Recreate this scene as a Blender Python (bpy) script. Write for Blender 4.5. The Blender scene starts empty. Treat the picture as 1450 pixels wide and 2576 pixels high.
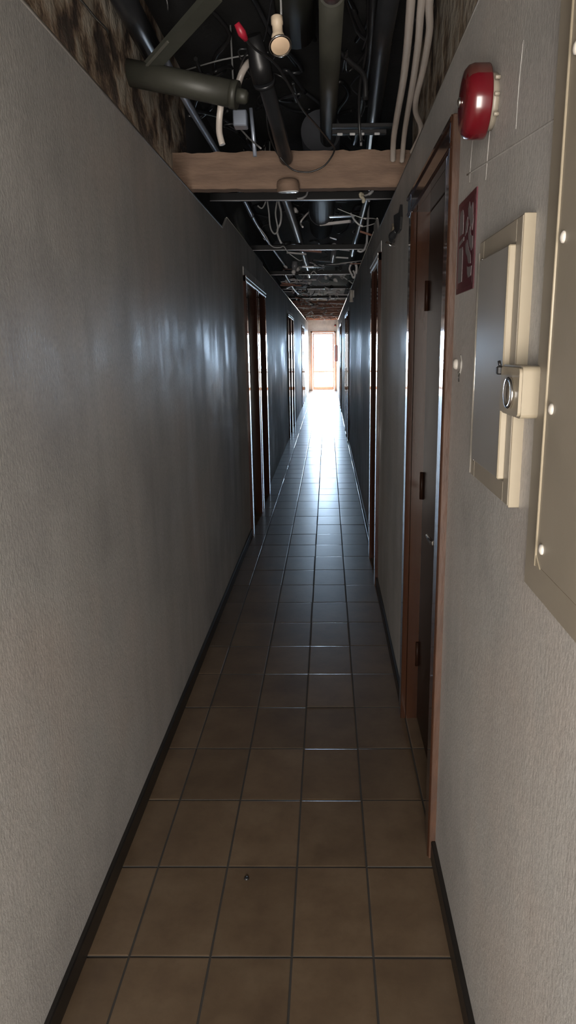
import bpy, math, random
from mathutils import Vector, Matrix
rnd = random.Random(11)
sc = bpy.context.scene
COL = sc.collection
PI = math.pi

# ------------------------------------------------------------------ render look
sc.view_settings.view_transform = 'Standard'
sc.view_settings.look = 'None'
sc.view_settings.exposure = 0.0
sc.view_settings.gamma = 1.0
sc.view_settings.use_curve_mapping = False
try:
    sc.cycles.use_denoising = True
    sc.cycles.max_bounces = 10
    sc.cycles.diffuse_bounces = 6
    sc.cycles.glossy_bounces = 5
    sc.cycles.transparent_max_bounces = 12
    sc.cycles.sample_clamp_indirect = 6.0
    sc.cycles.caustics_reflective = True
except Exception:
    pass

# ------------------------------------------------------------------ materials
def nt(name):
    m = bpy.data.materials.new(name)
    m.use_nodes = True
    n = m.node_tree
    b = n.nodes['Principled BSDF']
    return m, n, b

def coords(n, scale=(1, 1, 1)):
    g = n.nodes.new('ShaderNodeNewGeometry')
    mp = n.nodes.new('ShaderNodeVectorMath'); mp.operation = 'MULTIPLY'
    mp.inputs[1].default_value = scale
    n.links.new(g.outputs['Position'], mp.inputs[0])
    return mp.outputs[0]

def noise(n, vec, scale, detail=4, rough=.55):
    t = n.nodes.new('ShaderNodeTexNoise')
    t.inputs['Scale'].default_value = scale
    t.inputs['Detail'].default_value = detail
    t.inputs['Roughness'].default_value = rough
    n.links.new(vec, t.inputs['Vector'])
    return t.outputs['Fac']

def ramp(n, fac, stops):
    r = n.nodes.new('ShaderNodeValToRGB')
    e = r.color_ramp.elements
    while len(e) < len(stops): e.new(.5)
    for el, (p, c) in zip(e, stops):
        el.position = p
        el.color = (c[0], c[1], c[2], 1) if hasattr(c, '__len__') else (c, c, c, 1)
    n.links.new(fac, r.inputs['Fac'])
    return r.outputs['Color']

def mix(n, a, b, f, mode='MIX'):
    m = n.nodes.new('ShaderNodeMix'); m.data_type = 'RGBA'; m.blend_type = mode
    for s, v in ((m.inputs[0], f), (m.inputs[6], a), (m.inputs[7], b)):
        if hasattr(v, 'links') or isinstance(v, bpy.types.NodeSocket): n.links.new(v, s)
        elif hasattr(v, '__len__'): s.default_value = (v[0], v[1], v[2], 1)
        else: s.default_value = v
    return m.outputs[2]

def bump(n, b, h, strength, dist, prev=None):
    u = n.nodes.new('ShaderNodeBump')
    u.inputs['Strength'].default_value = strength
    u.inputs['Distance'].default_value = dist
    n.links.new(h, u.inputs['Height'])
    if prev is not None: n.links.new(prev, u.inputs['Normal'])
    n.links.new(u.outputs['Normal'], b.inputs['Normal'])
    return u.outputs['Normal']

def mat(name, col, rough=.5, metal=0.0, col2=None, scale=8.0, stretch=(1, 1, 1), bumps=0.0, bscale=60.0, spec=.5, coat=0.0):
    m, n, b = nt(name)
    b.inputs['Roughness'].default_value = rough
    b.inputs['Metallic'].default_value = metal
    b.inputs['Specular IOR Level'].default_value = spec
    if coat:
        b.inputs['Coat Weight'].default_value = coat
        b.inputs['Coat Roughness'].default_value = .08
    v = coords(n, stretch)
    c2 = col2 if col2 else tuple(x * .78 for x in col)
    c = ramp(n, noise(n, v, scale), [(.3, c2), (.7, col)])
    n.links.new(c, b.inputs['Base Color'])
    if bumps: bump(n, b, noise(n, v, bscale, 3), bumps, .004)
    return m

def wall_paint(name, base, stain, warm):
    m, n, b = nt(name)
    v = coords(n)
    vs = coords(n, (1, 2.6, .55))
    big = noise(n, v, 1.3, 4, .6)
    streak = noise(n, vs, 2.2, 5, .6)
    fine = noise(n, coords(n, (1, 1, .55)), 130, 3, .7)
    c = ramp(n, big, [(.3, stain), (.52, base), (.75, warm)])
    c = mix(n, c, ramp(n, streak, [(.3, .72), (.6, 1.0)]), .55, 'MULTIPLY')
    c = mix(n, c, ramp(n, fine, [(.3, .72), (.52, 1.0), (.72, 1.2)]), .7, 'MULTIPLY')
    n.links.new(c, b.inputs['Base Color'])
    mask = noise(n, coords(n, (1, .5, .9)), 1.7, 4, .65)
    r = mix(n, (.54, .54, .54), ramp(n, streak, [(.40, .52), (.60, .34)]), ramp(n, mask, [(.42, 0.0), (.58, 1.0)]))
    n.links.new(r, b.inputs['Roughness'])
    b.inputs['Specular IOR Level'].default_value = .5
    p = bump(n, b, fine, .5, .002)
    bump(n, b, noise(n, coords(n, (1, 1.4, .5)), 3.5, 3), .16, .012, p)
    return m

def tile_mat():
    m, n, b = nt('floor_tile_glaze')
    g = n.nodes.new('ShaderNodeNewGeometry')
    s = n.nodes.new('ShaderNodeVectorMath'); s.operation = 'SUBTRACT'
    s.inputs[1].default_value = (0, 1.3907, -25)
    d = n.nodes.new('ShaderNodeVectorMath'); d.operation = 'DIVIDE'
    d.inputs[1].default_value = (.2, .30134, 50)
    f = n.nodes.new('ShaderNodeVectorMath'); f.operation = 'FLOOR'
    n.links.new(g.outputs['Position'], s.inputs[0]); n.links.new(s.outputs[0], d.inputs[0]); n.links.new(d.outputs[0], f.inputs[0])
    w = n.nodes.new('ShaderNodeTexWhiteNoise'); w.noise_dimensions = '3D'
    n.links.new(f.outputs[0], w.inputs['Vector'])
    v = coords(n)
    c = ramp(n, noise(n, v, 7, 5, .6), [(.28, (.092, .062, .040)), (.5, (.122, .084, .053)), (.72, (.148, .106, .069))])
    c = mix(n, c, ramp(n, w.outputs['Value'], [(0, .82), (1, 1.08)]), 1.0, 'MULTIPLY')
    c = mix(n, c, ramp(n, noise(n, v, 38, 4, .7), [(.3, .8), (.55, 1.0)]), .6, 'MULTIPLY')
    n.links.new(c, b.inputs['Base Color'])
    b.inputs['Roughness'].default_value = .29
    b.inputs['Specular IOR Level'].default_value = .5
    bump(n, b, noise(n, v, 11, 1), .02, .004)
    return m

def glass_mat():
    m = bpy.data.materials.new('clear_pane_glass'); m.use_nodes = True
    n = m.node_tree; n.nodes.clear()
    o = n.nodes.new('ShaderNodeOutputMaterial'); t = n.nodes.new('ShaderNodeBsdfTransparent')
    g = n.nodes.new('ShaderNodeBsdfGlossy'); g.inputs['Roughness'].default_value = .02
    fr = n.nodes.new('ShaderNodeFresnel'); fr.inputs['IOR'].default_value = 1.45
    mx = n.nodes.new('ShaderNodeMixShader')
    t.inputs['Color'].default_value = (.95, .97, .97, 1)
    n.links.new(fr.outputs[0], mx.inputs[0]); n.links.new(t.outputs[0], mx.inputs[1]); n.links.new(g.outputs[0], mx.inputs[2])
    n.links.new(mx.outputs[0], o.inputs['Surface'])
    return m

M = {}
M['wall'] = wall_paint('smoke_stained_wall_paint', (.415, .402, .385), (.30, .29, .282), (.455, .405, .37))
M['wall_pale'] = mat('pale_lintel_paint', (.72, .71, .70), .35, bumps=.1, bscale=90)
M['bead'] = mat('plaster_edge_bead', (.42, .40, .37), .6, bumps=.2)
M['white_end'] = mat('glare_lifted_white_end_wall', (.86, .82, .80), .6, bumps=.1)  # white raised to carry the glare around the end door
M['rough'] = None
def rough_plaster():
    m, n, b = nt('torn_rough_plaster')
    v = coords(n, (1, 1, 1.0))
    w = noise(n, coords(n, (1, .8, .9)), 9, 5, .55)
    c = ramp(n, w, [(.40, (.04, .024, .016)), (.46, (.17, .115, .075)), (.51, (.32, .25, .18)), (.60, (.44, .39, .32))])
    n.links.new(c, b.inputs['Base Color']); b.inputs['Roughness'].default_value = .9
    bump(n, b, w, 1.0, .03)
    return m
M['rough'] = rough_plaster()
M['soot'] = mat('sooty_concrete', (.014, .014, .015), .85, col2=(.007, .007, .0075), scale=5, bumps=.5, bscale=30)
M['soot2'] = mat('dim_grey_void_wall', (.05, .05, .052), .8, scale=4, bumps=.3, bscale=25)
M['tile'] = tile_mat()
M['grout'] = mat('dark_grout', (.035, .031, .027), .8)
M['skirt'] = mat('dark_skirting_tile', (.016, .013, .011), .35, col2=(.008, .007, .006))
M['wood_near'] = mat('brown_door_wood', (.036, .0145, .0075), .10, col2=(.022, .009, .005), scale=14, stretch=(1, 1, .08), bumps=.05)
M['wood_leaf'] = mat('dark_door_leaf_wood', (.022, .010, .006), .38, col2=(.013, .006, .004), scale=12, stretch=(1, 1, .06), bumps=.05, spec=.08)
M['wood_far'] = mat('dark_brown_door_wood', (.042, .019, .014), .06, col2=(.028, .0125, .009), scale=12, stretch=(1, 1, .08))
M['wood_edge'] = mat('orange_casing_edge', (.065, .026, .011), .6, col2=(.036, .015, .007), scale=30, stretch=(1, 1, .3), bumps=.5, bscale=70)
M['wood_end'] = mat('glare_paled_reddish_wood', (.72, .45, .35), .35, col2=(.62, .36, .27), scale=10, stretch=(1, 1, .1))  # reddish wood paled pink, veiling glare put into the colour
M['metal'] = mat('brushed_steel', (.62, .60, .58), .22, 1.0)
M['highlight_metal'] = mat('edge_highlight_metal', (.55, .52, .47), .12, .6)
M['chrome'] = mat('chrome', (.8, .8, .8), .08, 1.0)
M['glass'] = glass_mat()
M['red'] = mat('glossy_red_enamel', (.095, .004, .008), .2, col2=(.08, .003, .006), coat=.25)
M['red_smoked'] = mat('smoke_browned_red_enamel', (.075, .024, .019), .4)
M['sign_red'] = mat('dark_red_sign_face', (.075, .008, .016), .35, col2=(.060, .007, .013))
M['sign_white'] = mat('greyed_white_print', (.17, .145, .15), .4)
M['cream'] = mat('cream_plastic', (.31, .265, .195), .35, col2=(.275, .235, .17))
M['cream_flat'] = mat('aged_beige_enamel', (.285, .25, .20), .42, col2=(.245, .215, .17), scale=6, bumps=.06)
M['panel_door'] = mat('grey_steel_panel_door', (.30, .285, .265), .33, .15, col2=(.26, .247, .23), scale=4)
M['white'] = mat('dirty_white_plastic', (.62, .58, .53), .4)
M['conduit'] = mat('off_white_flexible_conduit', (.50, .45, .41), .32, col2=(.42, .375, .34))
M['bluegrey'] = mat('smooth_blue_grey_tube', (.46, .52, .64), .35, .6)
M['olive'] = mat('olive_grey_pipe_plastic', (.042, .042, .033), .5, col2=(.030, .030, .024))
M['darkolive'] = mat('dark_olive_duct', (.026, .028, .021), .5, col2=(.019, .020, .016))
M['darkgrey'] = mat('dark_grey_pipe', (.020, .021, .024), .35, col2=(.014, .015, .017))
M['midgrey'] = mat('grey_plastic_pipe', (.20, .20, .215), .33)
M['duct'] = mat('flexible_grey_duct_foil', (.022, .024, .030), .6, 0.0, bumps=.2, bscale=25, spec=.25)
M['black'] = mat('black_rubber', (.012, .012, .013), .4)
M['channel'] = mat('dark_metal_hanger_channel', (.012, .012, .013), .55, 0.0, spec=.25)
M['galv'] = mat('dusty_galvanised_trunking', (.062, .064, .052), .5, .1, bumps=.1)
M['galv_lip'] = mat('bright_trunking_lip', (.15, .147, .125), .4, .3)
M['timber'] = mat('rough_brown_timber', (.195, .128, .090), .85, col2=(.125, .081, .058), scale=18, stretch=(.35, 1, 1.6), bumps=.9, bscale=55)
M['batten'] = mat('reddish_batten_timber', (.34, .17, .12), .8, col2=(.22, .11, .08), scale=15, bumps=.4)
M['lampbody'] = mat('warm_cream_lamp_body', (.52, .42, .31), .45)
M['lampface'] = mat('tan_lamp_face', (.56, .41, .28), .5)
M['lamplens'] = mat('frosted_lamp_lens', (.95, .95, .95), .12, col2=(.9, .9, .9))
M['lamplens'].node_tree.nodes['Principled BSDF'].inputs['Coat Weight'].default_value = 1.0
M['cable_white'] = mat('white_cable_sheath', (.42, .42, .43), .22)
M['cable_grey'] = mat('grey_cable_sheath', (.22, .22, .22), .4)
M['cable_red'] = mat('red_connector_plastic', (.30, .012, .03), .4)
M['foam'] = mat('crumbly_cream_foam', (.66, .60, .46), .9, bumps=.8, bscale=50)
M['scrap_white'] = mat('white_insulation_scrap', (.75, .72, .72), .6)
M['scrap_metal'] = mat('bent_metal_scrap', (.45, .45, .47), .3, .7)
M['concrete'] = mat('pale_outdoor_paving', (.62, .60, .56), .8)
M['rust'] = mat('rusty_seam', (.22, .14, .05), .8, col2=(.10, .07, .03), scale=40)

# ------------------------------------------------------------------ mesh builder
class MB:
    def __init__(s): s.v = []; s.f = []; s.m = []; s.cur = 0; s.smooth = []; s.sm = False
    def mi(s, i): s.cur = i; return s
    def add(s, vs, fs, smooth=None):
        o = len(s.v); s.v += [Vector(v) for v in vs]
        for f in fs:
            s.f.append([i + o for i in f]); s.m.append(s.cur); s.smooth.append(s.sm if smooth is None else smooth)
        return s
    def box(s, x0, x1, y0, y1, z0, z1, bev=0.0):
        x0, x1 = sorted((x0, x1)); y0, y1 = sorted((y0, y1)); z0, z1 = sorted((z0, z1))
        if bev <= 0:
            vs = [(x, y, z) for x in (x0, x1) for y in (y0, y1) for z in (z0, z1)]
            return s.add(vs, [(0, 1, 3, 2), (4, 6, 7, 5), (0, 4, 5, 1), (2, 3, 7, 6), (0, 2, 6, 4), (1, 5, 7, 3)], False)
        b = min(bev, (x1 - x0) * .45, (y1 - y0) * .45, (z1 - z0) * .45)
        vs = []; idx = {}
        lo = (x0, y0, z0); hi = (x1, y1, z1)
        for cx in (0, 1):
            for cy in (0, 1):
                for cz in (0, 1):
                    c = (cx, cy, cz)
                    for ax in range(3):
                        p = [0, 0, 0]
                        for k in range(3):
                            e = hi[k] if c[k] else lo[k]
                            ins = -b if c[k] else b
                            p[k] = e if k == ax else e + ins
                        idx[(c, ax)] = len(vs); vs.append(p)
        fs = []
        for ax in range(3):
            o1, o2 = [k for k in range(3) if k != ax]
            for side in (0, 1):
                q = []
                for (a, bb) in ((0, 0), (1, 0), (1, 1), (0, 1)):
                    c = [0, 0, 0]; c[ax] = side; c[o1] = a; c[o2] = bb
                    q.append(idx[(tuple(c), ax)])
                fs.append(q)
            for a in (0, 1):
                for bb in (0, 1):
                    c0 = [0, 0, 0]; c0[o1] = a; c0[o2] = bb; c1 = list(c0); c1[ax] = 1
                    c0 = tuple(c0); c1 = tuple(c1)
                    fs.append([idx[(c0, o1)], idx[(c1, o1)], idx[(c1, o2)], idx[(c0, o2)]])
        for cx in (0, 1):
            for cy in (0, 1):
                for cz in (0, 1):
                    fs.append([idx[((cx, cy, cz), k)] for k in range(3)])
        return s.add(vs, fs, False)
    def tube(s, pts, r, seg=10, smooth_n=0, cap=True):
        pts = [Vector(p) for p in pts]
        if smooth_n and len(pts) > 2: pts = catmull(pts, smooth_n)
        n = len(pts)
        rs = r if hasattr(r, '__len__') else [r] * n
        if len(rs) != n: rs = [rs[min(len(rs) - 1, int(i * len(rs) / n))] for i in range(n)]
        tang = [(pts[min(i + 1, n - 1)] - pts[max(i - 1, 0)]).normalized() for i in range(n)]
        up = Vector((0, 0, 1)) if abs(tang[0].z) < .9 else Vector((1, 0, 0))
        nrm = (up - tang[0] * up.dot(tang[0])).normalized()
        vs = []
        for i in range(n):
            nrm = (nrm - tang[i] * nrm.dot(tang[i]))
            nrm = nrm.normalized() if nrm.length > 1e-6 else Vector((1, 0, 0))
            bn = tang[i].cross(nrm)
            for k in range(seg):
                a = 2 * PI * k / seg
                vs.append(pts[i] + (nrm * math.cos(a) + bn * math.sin(a)) * rs[i])
        fs = []
        for i in range(n - 1):
            for k in range(seg):
                fs.append((i * seg + k, i * seg + (k + 1) % seg, (i + 1) * seg + (k + 1) % seg, (i + 1) * seg + k))
        s.add(vs, fs, True)
        if cap:
            s.add(vs[:seg], [tuple(range(seg))[::-1]], False)
            s.add(vs[-seg:], [tuple(range(seg))], False)
        return s
    def lathe(s, org, axis, prof, seg=24):
        """prof = list of (distance along axis, radius)"""
        org = Vector(org); ax = Vector(axis).normalized()
        u = Vector((0, 0, 1)) if abs(ax.z) < .9 else Vector((1, 0, 0))
        u = (u - ax * u.dot(ax)).normalized(); w = ax.cross(u)
        vs = []
        for d, r in prof:
            for k in range(seg):
                a = 2 * PI * k / seg
                vs.append(org + ax * d + (u * math.cos(a) + w * math.sin(a)) * max(r, 1e-5))
        fs = []
        for i in range(len(prof) - 1):
            for k in range(seg):
                fs.append((i * seg + k, i * seg + (k + 1) % seg, (i + 1) * seg + (k + 1) % seg, (i + 1) * seg + k))
        s.add(vs, fs, True)
        if prof[0][1] > 1e-4: s.add(vs[:seg], [tuple(range(seg))[::-1]], False)
        if prof[-1][1] > 1e-4: s.add(vs[-seg:], [tuple(range(seg))], False)
        return s
    def prism(s, poly, axis, t0, t1):
        """poly of 2-D points extruded along axis 'x','y','z'"""
        def mk(p, t):
            if axis == 'x': return (t, p[0], p[1])
            if axis == 'y': return (p[0], t, p[1])
            return (p[0], p[1], t)
        n = len(poly)
        vs = [mk(p, t0) for p in poly] + [mk(p, t1) for p in poly]
        fs = [tuple(range(n))[::-1], tuple(range(n, 2 * n))] + [(i, (i + 1) % n, n + (i + 1) % n, n + i) for i in range(n)]
        return s.add(vs, fs, False)
    def quadbar(s, a, b, w, h, up=(0, 0, 1)):
        a = Vector(a); b = Vector(b); t = (b - a).normalized(); u = Vector(up)
        sd = t.cross(u).normalized(); u = sd.cross(t).normalized()
        vs = []
        for p in (a, b):
            for (i, j) in ((-1, -1), (1, -1), (1, 1), (-1, 1)): vs.append(p + sd * (i * w / 2) + u * (j * h / 2))
        return s.add(vs, [(3, 2, 1, 0), (4, 5, 6, 7), (0, 1, 5, 4), (1, 2, 6, 5), (2, 3, 7, 6), (3, 0, 4, 7)], False)

def catmull(P, n):
    out = []
    for i in range(len(P) - 1):
        p0 = P[max(i - 1, 0)]; p1 = P[i]; p2 = P[i + 1]; p3 = P[min(i + 2, len(P) - 1)]
        for k in range(n):
            t = k / n; t2 = t * t; t3 = t2 * t
            out.append(.5 * ((2 * p1) + (p2 - p0) * t + (2 * p0 - 5 * p1 + 4 * p2 - p3) * t2 + (3 * p1 - p0 - 3 * p2 + p3) * t3))
    out.append(P[-1])
    return out

def worldpos(o):
    p = Vector((0, 0, 0))
    while o is not None: p += o.location; o = o.parent
    return p

def obj(name, mb, mats, parent=None, loc=None):
    me = bpy.data.meshes.new(name)
    if parent is not None:
        base = worldpos(parent); org = None
        xs = [v.x for v in mb.v]; ys = [v.y for v in mb.v]; zs = [v.z for v in mb.v]
        c = Vector(((min(xs) + max(xs)) / 2, (min(ys) + max(ys)) / 2, (min(zs) + max(zs)) / 2))
    else:
        base = Vector((0, 0, 0))
        xs = [v.x for v in mb.v]; ys = [v.y for v in mb.v]; zs = [v.z for v in mb.v]
        c = Vector(((min(xs) + max(xs)) / 2, (min(ys) + max(ys)) / 2, min(zs)))
        if loc is not None: c = Vector(loc)
    me.from_pydata([tuple(v - c) for v in mb.v], [], mb.f)
    for m in (mats if isinstance(mats, (list, tuple)) else [mats]): me.materials.append(m)
    for p, i, sm in zip(me.polygons, mb.m, mb.smooth):
        p.material_index = i; p.use_smooth = sm
    me.update()
    import bmesh
    bm = bmesh.new(); bm.from_mesh(me)
    bmesh.ops.remove_doubles(bm, verts=bm.verts, dist=1e-5)
    bmesh.ops.recalc_face_normals(bm, faces=bm.faces)
    bm.to_mesh(me); bm.free()
    o = bpy.data.objects.new(name, me); COL.objects.link(o)
    o.parent = parent
    o.location = c - base
    return o

def tag(o, label, cat, group=None, kind=None):
    o['label'] = label; o['category'] = cat
    if group: o['group'] = group
    if kind: o['kind'] = kind
    return o

def thing(name, loc, label, cat, group=None, kind=None):
    o = bpy.data.objects.new(name, None); COL.objects.link(o); o.location = loc
    o.empty_display_size = .05
    return tag(o, label, cat, group, kind)

def struct(name, mb, mats, label, cat):
    return tag(obj(name, mb, mats), label, cat, None, 'structure')

# ------------------------------------------------------------------ the place: dimensions
XL, XLF = -.515, -.535       # left wall plane, near and far stretch
XR, XRF = .400, .417         # right wall plane
Y0, Y1 = -1.6, 23.83         # corridor run
SLAB = 2.75
# door list: (side, outer y0, outer y1, plane)
LD = [(5.27, 6.17), (6.17, 6.97), (11.30, 12.18), (12.18, 13.05), (17.3, 18.15), (18.15, 19.0)]
RD = [(1.73, 2.62), (4.08, 4.79), (10.65, 11.5), (11.5, 12.35), (15.9, 16.75), (16.75, 17.6)]
TOP = 1.962

def wall_boxes(mb, x0, x1, y0, y1, z1, openings):
    cur = y0
    for (a, b, zt) in sorted(openings):
        if b <= y0 or a >= y1: continue
        a = max(a, y0); b = min(b, y1)
        if a > cur: mb.box(x0, x1, cur, a, 0, z1)
        mb.box(x0, x1, a, b, zt, z1)
        cur = b
    if cur < y1: mb.box(x0, x1, cur, y1, 0, z1)

def ops(lst): return [(a + .08, b - .08, TOP - .03) for a, b in lst]

# floor: every tile modelled with its own bevel and slight lippage, grout below
def build_floor():
    mb = MB()
    TX, TY = .2, .30134
    x0, nx = -.6, 6
    j0 = math.floor((Y0 - 1.3907) / TY); j1 = math.ceil((Y1 + .5 - 1.3907) / TY)
    g = .0021
    for j in range(j0, j1):
        for i in range(nx):
            a = x0 + i * TX + g; b = a + TX - 2 * g
            c = 1.3907 + j * TY + g; d = c + TY - 2 * g
            tx = rnd.gauss(0, .0016); ty = rnd.gauss(0, .0012); h = rnd.gauss(0, .00035)
            def z(x, y): return h + tx * (x - (a + b) / 2) + ty * (y - (c + d) / 2) * .6
            # softly rounded arris in two steps; how worn it is differs from tile to tile
            th = math.tan(math.radians(rnd.uniform(2.5, 17)))
            w1, w2 = .0038, .0007
            def ring(w): return [(a + w, c + w), (b - w, c + w), (b - w, d - w), (a + w, d - w)]
            d1 = (w1 - w2) * th
            vs = [(x, y, z(x, y)) for x, y in ring(w1)] + [(x, y, z(x, y) - d1) for x, y in ring(w2)] + [(x, y, z(x, y) - d1 - .0012) for x, y in ring(0)] + [(x, y, -.007) for x, y in ring(0)]
            fs = [(0, 1, 2, 3)]
            def sides(q): return [(4 * q + 4 + k, 4 * q + 4 + (k + 1) % 4, 4 * q + (k + 1) % 4, 4 * q + k) for k in range(4)]
            mb.mi(0).add(vs[:8], fs + sides(0), False)
            mb.mi(1).add(vs[4:], sides(0) + sides(1), False)
    mb.mi(1).box(-.75, .75, Y0, Y1 + .4, -.12, -.0016)
    return struct('floor', mb, [M['tile'], M['grout']], 'brown ceramic tile floor of the corridor', 'floor')
build_floor()

# walls
mb = MB()
wall_boxes(mb, XL - .08, XL, Y0, 4.31, 2.135, ops(LD))
wall_boxes(mb, XL - .08, XL, 4.31, 6.93, 2.135, ops(LD))
wall_boxes(mb, XL - .08, XLF, 6.93, Y1, 2.135, ops(LD))
mb.prism([(4.34, 2.135), (6.93, 2.135), (6.93, 2.225), (4.54, 2.225)], 'x', XL - .014, XL); mb.box(XLF - .014, XLF, 6.93, Y1, 2.135, 2.225)
wl = struct('wall_left', mb, [M['wall']], 'long smoke-stained grey wall on the left of the corridor', 'wall')
mb = MB()
mb.tube([(XL - .004, Y0, 2.135), (XL - .004, 4.31, 2.135)], .0065, 6)
mb.tube([(XL - .006, 4.55, 2.226), (XL - .006, 6.93, 2.226)], .006, 6)
mb.tube([(XLF - .004, 6.93, 2.226), (XLF - .004, Y1, 2.226)], .006, 6)
obj('edge_bead', mb, M['bead'], wl)
mb = MB()
wall_boxes(mb, XR, XR + .11, Y0, 4.40, 2.120, ops(RD))
wall_boxes(mb, XR, XR + .11, 4.40, 4.80, 2.120, ops(RD))
wall_boxes(mb, XRF, XR + .11, 4.80, Y1, 2.120, ops(RD))
mb.prism([(4.40, 2.120), (4.80, 2.120), (4.80, 2.215), (4.56, 2.215)], 'x', XR, XR + .014); mb.box(XRF, XRF + .014, 4.80, Y1, 2.120, 2.215)
wr = struct('wall_right', mb, [M['wall']], 'long smoke-stained grey wall on the right of the corridor', 'wall')
mb = MB()
mb.tube([(XR + .004, Y0, 2.12), (XR + .004, 4.40, 2.12)], .0055, 6)
mb.tube([(XR + .006, 4.56, 2.216), (XR + .006, 4.80, 2.216)], .005, 6)
mb.tube([(XRF + .004, 4.80, 2.216), (XRF + .004, Y1, 2.216)], .006, 6)
obj('edge_bead', mb, M['bead'], wr)
# raised plaster scars on the near right wall
for (ya, za, yb, zb, r) in ((1.598, 1.79, 1.58, 1.875, 0.0018), (1.437, 1.76, 1.405, 1.885, 0.0021), (1.226, 1.79, 1.209, 1.91, 0.0021), (1.63, 1.812, .93, 1.735, 0.0024)):
    ridge = MB().tube([(XR + .0012, ya, za), (XR + .0009, (ya + yb) / 2 + .004, (za + zb) / 2), (XR + .0012, yb, zb)], r, 6, 6)
    obj('plaster_ridge', ridge, M['wall'], wr)

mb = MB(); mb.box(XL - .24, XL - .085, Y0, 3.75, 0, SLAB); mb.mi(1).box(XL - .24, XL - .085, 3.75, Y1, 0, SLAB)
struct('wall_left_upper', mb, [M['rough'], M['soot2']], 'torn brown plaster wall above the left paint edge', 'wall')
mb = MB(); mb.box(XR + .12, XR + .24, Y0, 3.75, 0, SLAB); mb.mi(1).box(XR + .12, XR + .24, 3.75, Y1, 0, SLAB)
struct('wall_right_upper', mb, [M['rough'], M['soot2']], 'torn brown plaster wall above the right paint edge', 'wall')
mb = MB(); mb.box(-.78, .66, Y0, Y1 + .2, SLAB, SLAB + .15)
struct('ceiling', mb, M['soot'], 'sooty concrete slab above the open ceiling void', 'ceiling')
# end wall with the glazed door opening
DX0, DX1, DTOP = -.462, .378, 1.95
mb = MB()
mb.box(-.78, DX0, Y1, Y1 + .16, 0, SLAB); mb.box(DX1, .66, Y1, Y1 + .16, 0, SLAB); mb.box(DX0, DX1, Y1, Y1 + .16, DTOP, SLAB)
struct('wall_end', mb, M['white_end'], 'white wall with glare put into its colour around the far glazed door', 'wall')
# unseen wall added over the rear opening, set low to keep the void dark
mb = MB(); mb.box(-.78, .66, Y0 - .15, Y0, 1.86, SLAB + .15)
struct('wall_back_baffle', mb, M['wall_pale'], 'unseen added wall behind the viewer keeping rear daylight out of the void', 'wall')

# skirtings
def skirt(name, x0, x1, y0, y1, label, h=.058):
    mb = MB(); mb.box(x0, x1, y0, y1, .0006, h, .003)
    struct(name, mb, M['skirt'], label, 'skirting')
skirt('baseboard_left', XL - .002, XL + .013, Y0, 5.265, 'dark tile skirting along the near left wall', .060)
skirt('baseboard_right', XR - .013, XR + .002, Y0, 1.725, 'dark tile skirting below the electrical panels on the right', .060)
skirt('baseboard_right_middle', XR - .013, XR + .002, 2.625, 4.075, 'dark tile skirting between the two near right doors', .058)
skirt('baseboard_right_far', XRF - .011, XRF + .002, 4.84, 10.64, 'dim tile skirting along the far right wall', .055)

# outside ground beyond the end door
mb = MB(); mb.box(-9, 9, Y1 + .4, Y1 + 26, -.14, -.02)
struct('ground_outside', mb, M['concrete'], 'bright paving outside the end door', 'ground')

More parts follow.
